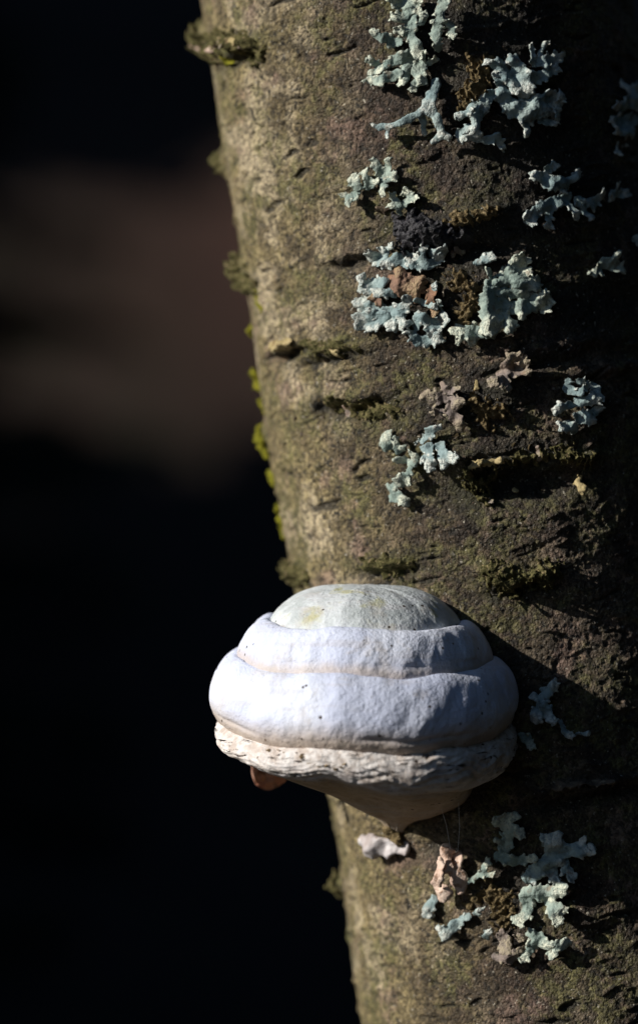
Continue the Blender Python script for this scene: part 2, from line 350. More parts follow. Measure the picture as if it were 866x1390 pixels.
# limbs above the frame
def tube(pts, rad, n=8):
    P = np.array(pts); k = len(P); Vv = []
    for i in range(k):
        d = P[min(i+1, k-1)]-P[max(i-1, 0)]; d = d/np.linalg.norm(d)
        u = np.cross(d, [0.3, 0.9, 0.1]); u /= np.linalg.norm(u); v = np.cross(d, u)
        for j in range(n):
            a = 2*math.pi*j/n; Vv.append(P[i]+rad[i]*(math.cos(a)*u+math.sin(a)*v))
    F = grid_faces(k, n, True)
    return np.array(Vv), F
def join(parts):
    Vs, Fs, o = [], [], 0
    for v, f in parts: Vs.append(v); Fs.append(f+o); o += len(v)
    return np.concatenate(Vs), np.concatenate(Fs)
rng = random.Random(4)
top = AXn*2.5
cr = []
tip0 = On + AXn*2.3 - np.array(tree.location)
for k in range(9):
    a = k*2.4+0.6; st = tip0 + AXn*(-0.5+0.1*k); ln = 1.5-0.07*k; pts = [st]
    for q in range(1, 8):
        pts.append(st + np.array([math.cos(a), math.sin(a), 0])*ln*q/8*(0.9) + np.array([0, 0, 1])*ln*0.9*(q/8) + np.array([rng.uniform(-.04, .04) for _ in range(3)]))
    cr.append(tube(pts, np.linspace(0.016, 0.003, 8)))
    for b in range(8):
        p0 = pts[2+b % 6]; d = np.array([rng.uniform(-1, 1), rng.uniform(-1, 1), rng.uniform(0.1, 1)])
        cr.append(tube([p0+d*0.45*u for u in (0, .33, .66, 1)], [0.005, 0.004, 0.003, 0.001], 5))
v, f = join(cr)
crown = obj('crown', mesh_np('crown', v, f, M_FLAKE), tree)

# ------------------------------------------------------------------ soft implicit bodies (surface nets)
def surface_nets(F):
    ins = F < 0
    nx, ny, nz = F.shape
    acc = np.zeros((nx-1, ny-1, nz-1, 3)); cnt = np.zeros((nx-1, ny-1, nz-1))
    cor = [(i, j, k) for i in (0, 1) for j in (0, 1) for k in (0, 1)]
    sl = lambda c: F[c[0]:nx-1+c[0], c[1]:ny-1+c[1], c[2]:nz-1+c[2]]
    for a in range(8):
        for b in range(a+1, 8):
            ca, cb = cor[a], cor[b]
            if sum(abs(p-q) for p, q in zip(ca, cb)) != 1: continue
            fa, fb = sl(ca), sl(cb); x = (fa < 0) != (fb < 0)
            tq = np.where(x, fa/np.where(x, fa-fb, 1), 0)
            for ax in range(3):
                acc[..., ax] += np.where(x, ca[ax]+tq*(cb[ax]-ca[ax]), 0)
            cnt += x
    act = cnt > 0; idx = -np.ones(act.shape, int); idx[act] = np.arange(act.sum())
    base = np.stack(np.nonzero(act), -1); Vv = base + acc[act]/cnt[act][:, None]
    quads = []
    for ax in range(3):
        o = [0, 0, 0]; o[ax] = 1
        A0 = ins[:nx-o[0], :ny-o[1], :nz-o[2]]; B0 = ins[o[0]:, o[1]:, o[2]:]
        ch = A0 != B0; p = np.stack(np.nonzero(ch), -1); sgn = A0[ch]
        u, v = (ax+1) % 3, (ax+2) % 3
        ok = (p[:, u] > 0) & (p[:, v] > 0) & (p[:, u] < F.shape[u]-1) & (p[:, v] < F.shape[v]-1); p = p[ok]; sgn = sgn[ok]
        def cell(du, dv):
            q = p.copy(); q[:, u] -= du; q[:, v] -= dv; return idx[q[:, 0], q[:, 1], q[:, 2]]
        q = np.stack([cell(1, 1), cell(0, 1), cell(0, 0), cell(1, 0)], -1)
        q[~sgn] = q[~sgn][:, ::-1]; quads.append(q)
    return Vv, np.concatenate(quads)

def body(strokes, vox=0.00023, seed=0, thick=0.34, lift=0.0011, curl=0.0019, warp=0.0011, knobs=True, lump=0.0, lumpf=0.0016, hard=6.5, rag=0.38):
    """strokes: lists of (px, py, halfwidth px[, height mm]); returns V (world), F, under, tip"""
    rg = random.Random(seed); segs = []; tips = []
    for st in strokes:
        P = []
        for q in st:
            s, t = to_st(q[0], q[1]); P.append((s, t, q[2]*SC*1.08, (q[3]*MM if len(q) > 3 else None)))
        if len(P) == 1: P = [P[0], (P[0][0]+P[0][2]*0.3, P[0][1], P[0][2], P[0][3])]
        n = len(P)
        for i in range(n):
            s, t, w, h = P[i]
            if h is None: h = lift + 0.0011*(i/(n-1)) + rg.uniform(-.0003, .0004)
            P[i] = (s, t, w, h)
        for a, b in zip(P[:-1], P[1:]): segs.append((a, b))
        e, e0 = P[-1], P[-2]; tips.append(e)
        if knobs:
            ang = math.atan2(e[1]-e0[1], e[0]-e0[0]); w = e[2]
            for k in range(rg.choice((2, 3, 3, 4))):
                aa = ang+rg.uniform(-1.3, 1.3); l = w*rg.uniform(0.7, 1.15); r = w*rg.uniform(0.28, 0.5)
                k2 = (e[0]+l*math.cos(aa), e[1]+l*math.sin(aa), r, e[3]+rg.uniform(-.0006, .0010))
                segs.append((e, k2) if rg.random() < .5 else ((e[0]*.5+k2[0]*.5, e[1]*.5+k2[1]*.5, r, e[3]), k2)); tips.append(k2)
            for a, b in zip(P[:-1], P[1:]):
                ln = math.hypot(b[0]-a[0], b[1]-a[1]); m_ = int(ln/(1.3*a[2])+rg.random())
                for k in range(m_):
                    u = rg.random(); sd = rg.choice((-1, 1)); an = math.atan2(b[1]-a[1], b[0]-a[0])+sd*rg.uniform(0.9, 1.7)
                    w = a[2]*(1-u)+b[2]*u; c0 = (a[0]*(1-u)+b[0]*u, a[1]*(1-u)+b[1]*u, w*.6, a[3]*(1-u)+b[3]*u)
                    l = w*rg.uniform(1.0, 1.45); c1 = (c0[0]+l*math.cos(an), c0[1]+l*math.sin(an), w*rg.uniform(.25, .42), c0[3]+rg.uniform(-.0004, .0008))
                    segs.append((c0, c1)); tips.append(c1)
    pts = [p for sg in segs for p in sg]; pad = 0.0022
    lo = np.array([min(p[0]-p[2] for p in pts)-pad, min(p[1]-p[2] for p in pts)-pad, -0.0015])
    hi = np.array([max(p[0]+p[2] for p in pts)+pad, max(p[1]+p[2] for p in pts)+pad, max(p[3]+p[2]*thick for p in pts)+pad+curl])
    N = np.ceil((hi-lo)/vox).astype(int)+1
    gs = lo[0]+vox*np.arange(N[0]); gt = lo[1]+vox*np.arange(N[1]); gh = lo[2]+vox*np.arange(N[2])
    S2, T2 = np.meshgrid(gs, gt, indexing='ij')
    W1 = warp*fbm(S2/0.0034, T2/0.0034, seed*7+1, 3); W2 = warp*fbm(S2/0.0034+31, T2/0.0034, seed*7+2, 3)
    ws, wt = S2+W1, T2+W2
    cu = curl*perlin(S2/0.0042, T2/0.0042, seed*7+3)
    rn = 1.0+rag*fbm(S2/0.0012, T2/0.0012, seed*7+4, 2)
    G = np.zeros((N[0], N[1], N[2])); kk = hard/0.0006
    for a, b in segs:
        dx, dy = b[0]-a[0], b[1]-a[1]; l2 = dx*dx+dy*dy+1e-12; mr = max(a[2], b[2])*1.6+0.003
        i0, i1 = np.searchsorted(gs, [min(a[0], b[0])-mr, max(a[0], b[0])+mr]); j0, j1 = np.searchsorted(gt, [min(a[1], b[1])-mr, max(a[1], b[1])+mr])
        if i1 <= i0 or j1 <= j0: continue
        xs, ys = ws[i0:i1, j0:j1], wt[i0:i1, j0:j1]
        u = np.clip(((xs-a[0])*dx+(ys-a[1])*dy)/l2, 0, 1)
        d2 = np.hypot(xs-a[0]-u*dx, ys-a[1]-u*dy); r = (a[2]+u*(b[2]-a[2]))*rn[i0:i1, j0:j1]
        th = np.maximum(r*thick, 0.0003); hc = a[3]+u*(b[3]-a[3])+cu[i0:i1, j0:j1]
        q = np.sqrt((d2/r)[..., None]**2+((gh[None, None]-hc[..., None])/th[..., None])**2)
        G[i0:i1, j0:j1] += np.exp(-np.clip((q-1)*hard, -40, 40))
    Fd = -np.log(np.maximum(G, 1e-12))
    if lump > 0:
        n3 = fbm(S2/lumpf, T2/lumpf, seed*7+5, 3)[..., None] + perlin((S2[..., None]+gh)/lumpf*1.3, (T2[..., None]*0.7-gh)/lumpf*1.3, seed*7+6)
        Fd = Fd - lump*kk*n3
    Vg, Q = surface_nets(Fd)
    if len(Q) == 0: return None
    s = lo[0]+vox*Vg[:, 0]; t = lo[1]+vox*Vg[:, 1]; h = lo[2]+vox*Vg[:, 2]
    # light smoothing of the voxel steps
    P = np.stack([s, t, h], -1)
    for _ in range(2):
        acc = np.zeros_like(P); cn = np.zeros(len(P))
        for i in range(4):
            for j in (1, 3):
                np.add.at(acc, Q[:, i], P[Q[:, (i+j) % 4]]); np.add.at(cn, Q[:, i], 1)
        P = P*0.45+0.55*acc/np.maximum(cn, 1)[:, None]
    s, t, h = P.T
    fnq = np.cross(P[Q[:, 2]]-P[Q[:, 0]], P[Q[:, 3]]-P[Q[:, 1]]); vn = np.zeros_like(P)
    for i in range(4): np.add.at(vn, Q[:, i], fnq)
    vn /= np.linalg.norm(vn, axis=1)[:, None]+1e-12
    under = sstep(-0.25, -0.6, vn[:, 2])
    tp = np.zeros(len(s))
    for e in tips: tp = np.maximum(tp, sstep(1.7, 0.5, np.hypot(s-e[0], t-e[1])/e[2]))
    tp = np.maximum(tp, 0.8*sstep(0.62, 0.2, vn[:, 2])*sstep(-0.5, -0.1, vn[:, 2]))
    return from_st(s, t, h+disp_low(s, t)), Q, under, tp

def body_obj(name, strokes, mat, parent, **kw):
    if 'sink' in kw:
        k = kw.pop('sink'); strokes = [[(a, b, w*(0.95 if h <= 0.85 else 0.72), h*(1.0 if h <= 0.85 else 0.8)-(k if h <= 0.85 else 0)) for a, b, w, h in st] for st in strokes]
    r = body(strokes, **kw)
    if r is None: return None
    V, Q, un, tp = r; o = None
    for vi, q in pieces(len(V), Q):          # every loose piece is a part of its own
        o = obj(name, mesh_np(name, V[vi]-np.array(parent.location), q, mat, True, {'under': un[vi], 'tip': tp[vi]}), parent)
    return o
def pieces(n, Q, least=70):
    lab = np.arange(n)
    while True:
        m_ = lab[Q].min(1); new = lab.copy()
        for i in range(4): np.minimum.at(new, Q[:, i], m_)
        new = new[new]
        if (new == lab).all(): break
        lab = new
    out = []
    for l in np.unique(lab):
        vi = np.nonzero(lab == l)[0]
        if len(vi) < least: continue
        mp = -np.ones(n, int); mp[vi] = np.arange(len(vi)); out.append((vi, mp[Q[lab[Q[:, 0]] == l]]))
    return out
def root_at(name, px, py):
    s, t = to_st(px, py); p = from_st(np.array([s]), np.array([t]), np.array([0.0]))[0]
    return empty(name, tuple(p))

# ------------------------------------------------------------------ bracket fungus
FCX, FCY = (498-433)*SC, 0.006
fun = empty('bracket_fungus', (FCX, FCY, (695-900)*SC))
tag(fun, 'large white layered bracket fungus jutting from the trunk, shaped like a hoof', 'fungus')
def kslope(y): return np.interp(y, [780, 850, 890, 980, 1034, 1085, 1140], [0.05, 0.066, 0.125, 0.158, 0.17, 0.04, 0.0])
def catmull(P, n):
    P = np.array(P, float); Q = np.vstack([2*P[0]-P[1], P, 2*P[-1]-P[-2]]); out = []
    seg = np.linalg.norm(np.diff(P, axis=0), axis=1); cum = np.concatenate([[0], np.cumsum(seg)])
    for u in np.linspace(0, cum[-1], n):
        i = min(np.searchsorted(cum, u, 'right')-1, len(P)-2); f = (u-cum[i])/seg[i]
        a, b, c_, d = Q[i:i+4]
        out.append(0.5*((2*b)+(c_-a)*f+(2*a-5*b+4*c_-d)*f*f+(3*b-a-3*c_+d)*f**3))
    return np.array(out)
FPARTS = [
 ('crown_layer', [(0, 795), (35, 796), (68, 801), (96, 812), (117, 828), (128, 842), (130, 850), (122, 856), (108, 856)], 110, 1),
 ('middle_layer', [(108, 851), (122, 848), (136, 841), (150, 847), (163, 862), (171, 878), (174, 889), (170, 896), (160, 900)], 110, 2),
 ('lower_layer', [(156, 896), (166, 893), (177, 890), (193, 901), (205, 921), (210, 942), (207, 960), (200, 974), (192, 981), (180, 984)], 130, 3),
 ('rim', [(172, 970), (186, 973), (197, 978), (205, 987), (207, 1000), (202, 1012), (189, 1023), (170, 1032), (152, 1037), (136, 1038)], 110, 4),
 ('pore_surface', [(154, 1030), (150, 1037), (141, 1050), (124, 1066), (102, 1082), (76, 1097), (50, 1110), (28, 1119), (15, 1131), (8, 1150)], 90, 5)]
NA = 420
az = np.linspace(0, 2*math.pi, NA, endpoint=False)      # 0 = back, pi = towards the photographer
for nm, prof, n, sd in FPARTS:
    pr = catmull(prof, n); rr, yy = pr[:, :1], pr[:, 1:]
    A = np.broadcast_to(az[None], (n, NA)); fx = np.sin(A); fy = np.cos(A)
    # uneven outline: same waves for all zones with a little of their own
    wob = 0.020*perlin(fx*1.3+3, fy*1.3, 5)+0.018*perlin(fx*2.6+sd*5, fy*2.6, 9+sd)+0.010*perlin(fx*6+sd*7, fy*6, 19+sd)
    r = rr*(1+wob*np.clip(rr/125, 0, 1)**2)
    zw = (6.0*perlin(fx*1.8+3, fy*1.8, 29)+2.5*perlin(fx*1.9+sd*3, fy*1.9, 29+sd)+1.8*perlin(fx*5+sd, fy*5+2, 39+sd))*np.clip(rr/120, 0, 1)
    zw = zw + 13*fx*sstep(985, 1030, yy)*np.clip(rr/150, 0, 1)
    if nm == 'rim':
        r = r+1.9*fbm(fx*12, fy*12+yy/14, 49, 3)+0.9*fbm(fx*30, fy*30+yy/6, 53, 2)+2.4*perlin(fx*2.2+fy*1.3+7, yy/6+2.0*perlin(fx*4, fy*4, 71), 57)
        zw = zw+2.2*fbm(fx*9, fy*9+yy/18, 45, 3)
    if nm == 'pore_surface': r = r+1.5*fbm(fx*6, fy*6+yy/20, 55, 3)
    if nm in ('middle_layer', 'lower_layer'):
        # shallow dents and a fold running round the newer zones
        r = r + 3.2*fbm(fx*3.2+yy/60, fy*3.2, 59+sd, 3) - 3.0*np.exp(-((yy-(880 if sd == 2 else 962)-4*perlin(fx*3, fy*3, 3))/3.5)**2)*sstep(0.0, 0.5, perlin(fx*1.5+9*sd, fy*1.5, 6)+0.15)
    r = r+0.9*fbm(fx*r/14, fy*r/14+yy/14, 63+sd, 3)
    down = sstep(1034, 1096, yy)
    cx = 40*down; cy = 40*down+26*sstep(1096, 1156, yy)
    k = kslope(yy)
    xw = (r*fx+cx)*SC
    yw = (r*fy*np.where(fy < 0, 1.0, 0.92)+cy)*SC
    zw = (900-yy-zw)*SC + k*r*fy*SC
    V = np.stack([xw, yw, zw], -1).reshape(-1, 3)
    Fq = grid_faces(n, NA, True)
    obj(nm, mesh_np(nm, V, Fq[:, ::-1], M_FUN, True, {'py': np.broadcast_to(np.maximum(yy, {'middle_layer': 860, 'lower_layer': 900, 'rim': 991}.get(nm, 0)), A.shape).ravel()}), fun)

# crumbs of dead tissue in the frayed part of the rim
rc = np.random.RandomState(12); cp_ = []
for k in range(70):
    cx_, cy_ = ((408, 1030), (432, 1040), (470, 1046), (395, 1026))[k % 4]; px = cx_+rc.randn()*13; py = cy_+rc.randn()*3.5+(px-cx_)*0.16
    dx = (px-498)*SC; yv = FCY-math.sqrt((207*SC)**2-dx*dx)+0.0006+0.0016*max(0, py-1042)/6; kp = (D+yv)/D
    c0 = np.array([(px-433)*SC*kp, yv, (695-py)*SC*kp])-np.array(fun.location)
    n = 6; an = np.sort(rc.uniform(0, 6.283, n)); ra = rc.uniform(0.5, 1.1, n)
    tp = np.stack([ra*np.cos(an), -0.5+0.3*rc.randn(n), ra*np.sin(an)*0.6], -1); bt = tp*[0.8, 0, 0.8]+[0, 0.7, 0]
    vv = np.vstack([tp, bt, [[0, -0.7, 0]]])*SC*rc.uniform(1.6, 4.2)+c0
    F = [(i, 2*n, (i+1) % n) for i in range(n)]
    for i in range(n): F += [(i, (i+1) % n, n+(i+1) % n), (i, n+(i+1) % n, n+i)]
    cp_.append((vv, np.array(F)))
v, f = join(cp_)
M_CRUMB = mat_plain('rim_crumbs', (0.20, 0.13, 0.055), (0.42, 0.32, 0.19), 400, 0.0005, 0.85, (0.09, 0.055, 0.03))
o = obj('crumbs', mesh_np('crumbs', v, f, M_CRUMB, False), fun); o['kind'] = 'stuff'

# ------------------------------------------------------------------ lichens: each lobe group in photo pixels with half widths
GRP = 'leafy lichens growing on the trunk'
LICHENS = [
 ('tall pale lichen of crowded puffy lobes above the Y-shaped lichen', M_LIG, [
  [[(559, 18, 7), (551, 7, 8), (534, 1, 7)], [(560, 16, 6), (566, -2, 7)], [(559, 20, 7), (567, 17, 6)], [(555, 24, 6), (540, 26, 7)]],
  [[(559, 18, 7), (559, 33, 7), (558, 48, 7), (564, 61, 7), (568, 74, 7)], [(557, 44, 5), (545, 43, 6)], [(571, 35, 4), (575, 24, 5)]],
  [[(595, 68, 5), (590, 50, 7), (594, 33, 6), (595, 20, 6), (600, 4, 7), (606, -6, 7)], [(600, 29, 4), (610, 37, 4.5), (610, 54, 4.5)]],
  [[(545, 58, 5), (532, 57, 7), (520, 52, 6), (511, 45, 4)]],
  [[(560, 70, 6), (553, 78, 7), (542, 81, 7), (527, 89, 6), (519, 97, 5)], [(523, 91, 5), (512, 87, 5), (504, 81, 5)], [(525, 94, 4), (506, 99, 4)]],
  [[(544, 100, 5), (532, 105, 6), (514, 111, 5.5), (504, 110, 5)]],
  [[(556, 80, 8), (555, 92, 8), (550, 105, 7), (547, 114, 5)], [(569, 104, 5), (564, 114, 5), (561, 123, 5)]],
  [[(567, 74, 7), (575, 88, 7), (568, 98, 8), (573, 112, 6)], [(577, 90, 4), (589, 83, 4.5)]]]),
 ('smooth Y-shaped pale lichen branch with two forked tips', M_LI, [
  [[(592, 114, 6, 1.5), (586, 133, 7, 3), (581, 148, 7.5, 4)], [(581, 149, 6, 4), (560, 163, 5, 4), (533, 174, 4.2, 4)], [(533, 174, 4, 4), (520, 174, 4, 4.4), (511, 171, 3.2, 4.5)], [(531, 175, 4, 4), (531, 187, 3.6, 3.6)],
   [(583, 151, 6.2, 4), (594, 166, 5.4, 4), (599, 184, 5, 3.6)], [(599, 186, 4.4, 3.4), (588, 195, 4, 3)], [(600, 186, 4.4, 3.4), (608, 189, 4.4, 3)], [(574, 160, 5, 2.4), (577, 182, 4, 1)]]]),
 ('broad white-tipped lichen with upright leg and wide ragged flap', M_LI, [
  [[(671, 89, 8), (683, 104, 9), (692, 124, 8)], [(671, 94, 4), (656, 87, 4.5)], [(672, 117, 5), (667, 104, 4)]],
  [[(691, 84, 9), (698, 102, 10), (703, 126, 9)], [(701, 104, 8), (718, 110, 7), (733, 104, 6), (744, 96, 6)]],
  [[(712, 86, 6), (733, 90, 9), (749, 81, 7)], [(714, 80, 4), (714, 64, 4)], [(725, 76, 4), (733, 63, 4)]],
  [[(662, 129, 7, 2), (652, 144, 7.5, 3), (642, 166, 8, 3.6), (640, 184, 8, 3)], [(650, 137, 5), (633, 154, 5.5), (620, 161, 5)], [(632, 175, 5), (620, 183, 4.5), (627, 192, 4)], [(640, 188, 6, 3), (656, 192, 6, 3), (670, 190, 6, 3), (677, 200, 5, 2.6)]],
  [[(675, 130, 10), (690, 150, 12), (708, 156, 12), (724, 151, 11), (740, 150, 10)], [(708, 166, 6), (707, 183, 6)], [(728, 166, 5), (743, 172, 4)]],
  [[(706, 140, 8), (729, 141, 9), (748, 136, 8)], [(744, 138, 7), (747, 164, 6)]]]),
 ('shaded bluish lichen in two tiers at the dark side of the trunk', M_LI, [
  [[(838, 146, 8), (846, 134, 8), (838, 120, 7)], [(850, 138, 8), (857, 121, 7)], [(846, 140, 8), (868, 139, 8)], [(838, 150, 5), (825, 146, 5)]],
  [[(858, 165, 8), (838, 169, 9), (822, 167, 6)], [(855, 179, 7), (838, 179, 8), (827, 181, 5)]],
  [[(832, 198, 5), (829, 208, 5)]], [[(842, 199, 3.5)]]]),
 ('small finely lobed pale green lichen rosette beneath the Y-shaped lichen', M_LIG, [
  [[(519, 244, 6), (517, 231, 7), (510, 220, 5)], [(522, 246, 5), (526, 235, 5), (531, 219, 4.5)], [(528, 240, 4), (539, 235, 4.5)], [(526, 246, 4), (538, 244, 3.6)], [(525, 247, 5), (524, 262, 5.5)]],
  [[(504, 254, 5), (504, 246, 5), (499, 234, 4.5)], [(504, 253, 5), (515, 246, 5)], [(492, 255, 6), (488, 241, 5.5)], [(488, 256, 5), (480, 244, 4.5)]],
  [[(488, 262, 5), (480, 268, 5), (473, 263, 4)], [(482, 268, 4), (482, 277, 4)], [(486, 267, 4), (494, 270, 3.4)]]]),
 ('tiny knobbly pale green lichen above the black crust', M_LIG, [
  [[(545, 290, 4), (543, 278, 4.5), (535, 266, 4.5)], [(546, 280, 4), (558, 271, 4.5), (554, 259, 4.5)], [(558, 271, 4), (567, 270, 4)], [(542, 281, 4), (534, 278, 4)], [(553, 262, 4), (549, 261, 4)]]]),
 ('spreading pale lichen with forked lower lobes on dark bark', M_LI, [
  [[(763, 251, 8), (738, 250, 10), (720, 240, 8)], [(742, 236, 4), (737, 231, 5), (747, 226, 5)], [(763, 250, 6), (774, 243, 6), (778, 234, 5)], [(752, 258, 4), (757, 264, 3)]],
  [[(765, 271, 7), (746, 276, 8), (725, 286, 7), (712, 295, 6)], [(724, 290, 6), (719, 302, 6)], [(740, 286, 6), (740, 306, 6)], [(764, 276, 7), (771, 294, 6)]],
  [[(777, 272, 5), (792, 297, 5)]], [[(786, 277, 7), (801, 278, 8), (811, 265, 6)]]]),
 ('tiny bluish lichen scrap beside the spreading forked lichen', M_LI, [[[(830, 264, 5), (821, 269, 4.5)], [(831, 264, 5), (842, 265, 4.5)], [(830, 262, 4), (828, 253, 4)]]]),
 ('crumpled bluish lichen with cupped lobes directly under the black crust', M_LI, [
  [[(526, 357, 6), (515, 352, 7), (505, 349, 6)], [(515, 350, 5), (511, 342, 4.5)], [(527, 350, 4), (522, 340, 4)], [(528, 348, 4), (528, 338, 4), (534, 334, 4)]],
  [[(553, 359, 6), (540, 352, 7), (529, 360, 5.5)], [(550, 346, 8, .6), (564, 353, 8, .8)]],
  [[(566, 363, 6, 2.4), (575, 352, 5, 2.6), (577, 336, 4.5, 2.8)], [(567, 364, 5.5, 2.4), (583, 360, 6, 2.6), (597, 351, 5, 2.6)], [(565, 362, 5, 2.4), (558, 354, 4, 2.6)]],
  [[(583, 344, 7), (599, 341, 7)]]]),
 ('puffy pale lichen with a round ball lobe beside the brown dead patch', M_LI, [
  [[(527, 383, 7), (512, 386, 8), (499, 391, 6)], [(494.5, 380, 6.5)], [(508, 392, 4), (504, 398, 3)]], [[(540, 397, 6), (520, 398, 7)]]]),
 ('crumbling orange-brown dead lichen patch among the blue-green lobes', M_LIO, [
  [[(535, 383, 10), (553, 389, 14, 2.2), (566, 392, 12, 2)], [(553, 375, 7), (545, 368, 5)]], [[(520, 408, 6), (512, 403, 4)]], [[(591, 392, 6), (587, 402, 6), (592, 425, 5)]]]),
 ('wide blue-white lichen with frilled lower edge under the brown patch', M_LI, [
  [[(524, 422, 9), (504, 415, 9), (494, 411, 6)], [(509, 412, 5), (501, 405, 5)]],
  [[(528, 430, 10), (509, 432, 10), (496, 433, 7)], [(505, 437, 5), (497, 442, 4.5)], [(510, 440, 5), (507, 447, 4.5)], [(520, 438, 6), (519, 445, 5)]],
  [[(530, 424, 8), (545, 425, 9), (557, 411, 7)], [(548, 426, 8), (554, 440, 8)], [(530, 432, 8), (536, 441, 7)]]]),
 ('looped blue-white lichen with a dark hole and mealy rim', M_LI, [
  [[(568, 445, 5, 2.4), (571, 434, 6, 2.8), (580, 432, 7, 3), (590, 443, 8, 3), (592, 456, 7, 2.6)], [(593, 440, 6), (604, 433, 6.5)]],
  [[(562, 452, 5), (558, 451, 5)], [(565, 456, 6), (572, 462, 7), (583, 463, 8), (596, 460, 7)]],
  [[(570, 409, 4.5), (585, 413, 5), (592, 418, 4)], [(600, 421, 3), (600, 409, 3.4)], [(588, 400, 3), (591, 388, 3.4)]]]),
 ('small smooth pale lichen scrap alone between two large lichens', M_LI, [[[(646, 357, 5), (657, 352, 6.5), (666, 349, 5)]]]),
 ('largest rosette lichen with broad scalloped lobes on blackened bark', M_LIG, [
  [[(688, 376, 9), (700, 363, 10), (706, 356, 9)], [(700, 358, 4), (697, 350, 3.6)], [(708, 364, 7), (713, 371, 6)]],
  [[(674, 385, 10), (690, 378, 11), (707, 383, 11), (722, 387, 9)]],
  [[(678, 397, 7, 2), (693, 399, 7, 2.6), (708, 399, 6.5, 3)]],
  [[(688, 420, 8), (705, 417, 11), (723, 411, 11), (736, 410, 10)], [(705, 424, 6), (704, 431, 5)], [(730, 414, 8), (736, 421, 6)], [(724, 408, 7), (728, 402, 6)]],
  [[(664, 390, 9), (660, 411, 11), (662, 430, 11), (661, 448, 9)], [(681, 411, 10), (671, 427, 11), (666, 442, 10)]],
  [[(674, 430, 8), (685, 438, 7.5), (693, 443, 6)], [(685, 440, 6), (687, 450, 4.5)]],
  [[(666, 455, 7), (653, 451, 8), (636, 451, 9), (622, 450, 7)], [(641, 458, 6), (641, 464, 5)], [(632, 458, 6), (623, 463, 5)]],
  [[(662, 386, 4), (668, 378, 3.6), (660, 369, 4)]]]),
 ('small pale two-lobed lichen alone on very dark bark', M_LIG, [[[(805, 364, 5), (797, 373, 6), ], [(806, 364, 5), (807, 375, 4)]], [[(808, 358, 6), (820, 362, 8), (831, 369, 6)], [(818, 358, 6), (823, 349, 4)]]]),
 ('bluish lichen edge lobe on the shaded flank beyond the small two-lobed lichen', M_LI, [[[(856, 326, 6), (864, 334, 9), (872, 346, 9)]]]),
 ('green cup-lobed lichen cluster below the curved bark crack', M_LI, [
  [[(764, 517, 4, 2.5), (765, 530, 4.4, 2.8), (775, 535, 4.6, 3), (787, 525, 5, 3)], [(775, 520, 4, 2), (784, 519, 4, 2.4)]],
  [[(799, 524, 6), (802, 539, 7)], [(778, 546, 7), (797, 545, 7)]], [[(766, 551, 7), (748, 557, 6)]],
  [[(776, 566, 6), (791, 564, 6), (803, 555, 5)], [(779, 572, 5), (796, 574, 5)]], [[(774, 586, 5), (766, 579, 7), (754, 580, 6)]]]),
 ('withered grey-brown lichen fan below the largest rosette', M_LIB, [
  [[(678, 515, 8), (685, 501, 8), (691, 484, 7)], [(690, 505, 6), (709, 494, 6)], [(694, 508, 5), (711, 507, 5)]], [[(684, 515, 6), (667, 520, 6)], [(685, 518, 5), (688, 529, 4)]]]),
 ('withered pinkish brown lichen with one tan drooping lobe', M_LIB, [
  [[(604, 540, 8), (586, 539, 8)], [(604, 540, 7), (616, 543, 7), (626, 546, 7)]], [[(611, 550, 6), (619, 566, 7), (625, 578, 6)]], [[(602, 522, 4), (606, 530, 4), (616, 532, 4), (623, 526, 4)]], [[(604, 558, 4), (590, 561, 4)]]]),
 ('pair of tiny green lichen lobes, uppermost of the small chain', M_LIG, [[[(530, 606, 6), (529, 592, 6.5)]], [[(545, 612, 4.5), (543, 598, 4.5)], [(545, 611, 4), (551, 607, 4)]]]),
 ('small bent green lichen in the middle of the small chain', M_LIG, [[[(558, 631, 6), (565, 628, 7), (563, 617, 5.5)], [(557, 630, 5), (546, 624, 5)]], [[(560, 637, 5.5), (556, 646, 5), (549, 652, 5.5)], [(556, 648, 5), (558, 653, 5)]]]),
 ('small boot-shaped green lichen, lowest of the small chain', M_LIG, [[[(533, 661, 6.5), (538, 673, 8), (552, 679, 7)]]]),
 ('bluish lichen with three drooping powdery lobes beside the dark hollow', M_LI, [
  [[(578, 600, 5, 2), (584, 588, 6, 2.5), (597, 580, 4.5, 3)], [(578, 597, 3.5), (569, 601, 2.8)]],
  [[(576, 608, 5, 2), (584, 608, 7, 3), (589, 619, 6.5, 3.4), (587, 632, 7, 3)], [(582, 619, 4), (576, 625, 3.6)]],
  [[(598, 604, 6, 2.4), (607, 617, 6.5, 3), (620, 621, 7, 3)], [(612, 622, 6), (606, 630, 6)]]]),
 ('bluish split-tongue lichen in the shadow beside the bracket fungus', M_LI, [[[(735, 953, 6), (740, 939, 6.5), (751, 928, 6)], [(732, 950, 4), (722, 944, 4)]], [[(733, 955, 7), (730, 964, 8), (727, 973, 7)]], [[(736, 957, 7), (740, 965, 8), (745, 974, 7)]]]),
 ('tiny curved lichen scrap in the deep shade under the split-tongue lichen', M_LI, [[[(761, 981, 4.4), (765, 995, 5), (771, 998, 4.4)]], [[(780, 997, 2.6), (794, 995, 2.6)]]]),
 ('dim greenish lichen tucked against the rim of the bracket fungus', M_LIG, [[[(708, 996, 5), (714, 1003, 6.5), (721, 1010, 6)]]]),
 ('tall antler-like lichen lobe rising beside the pink dry scrap', M_LIG, [
  [[(686, 1150, 8, 1.5), (692, 1128, 10, 3), (690, 1110, 9, 4)], [(690, 1118, 6, 3.4), (680, 1113, 5.5, 4)], [(694, 1130, 7, 3), (709, 1129, 6.5, 3.6)], [(694, 1114, 6, 3.8), (701, 1107, 5.5, 4.2)]],
  [[(676, 1161, 6), (700, 1168, 7), (722, 1164, 6)]]]),
 ('sturdy grey-green lichen with outspread upper lobes', M_LI, [
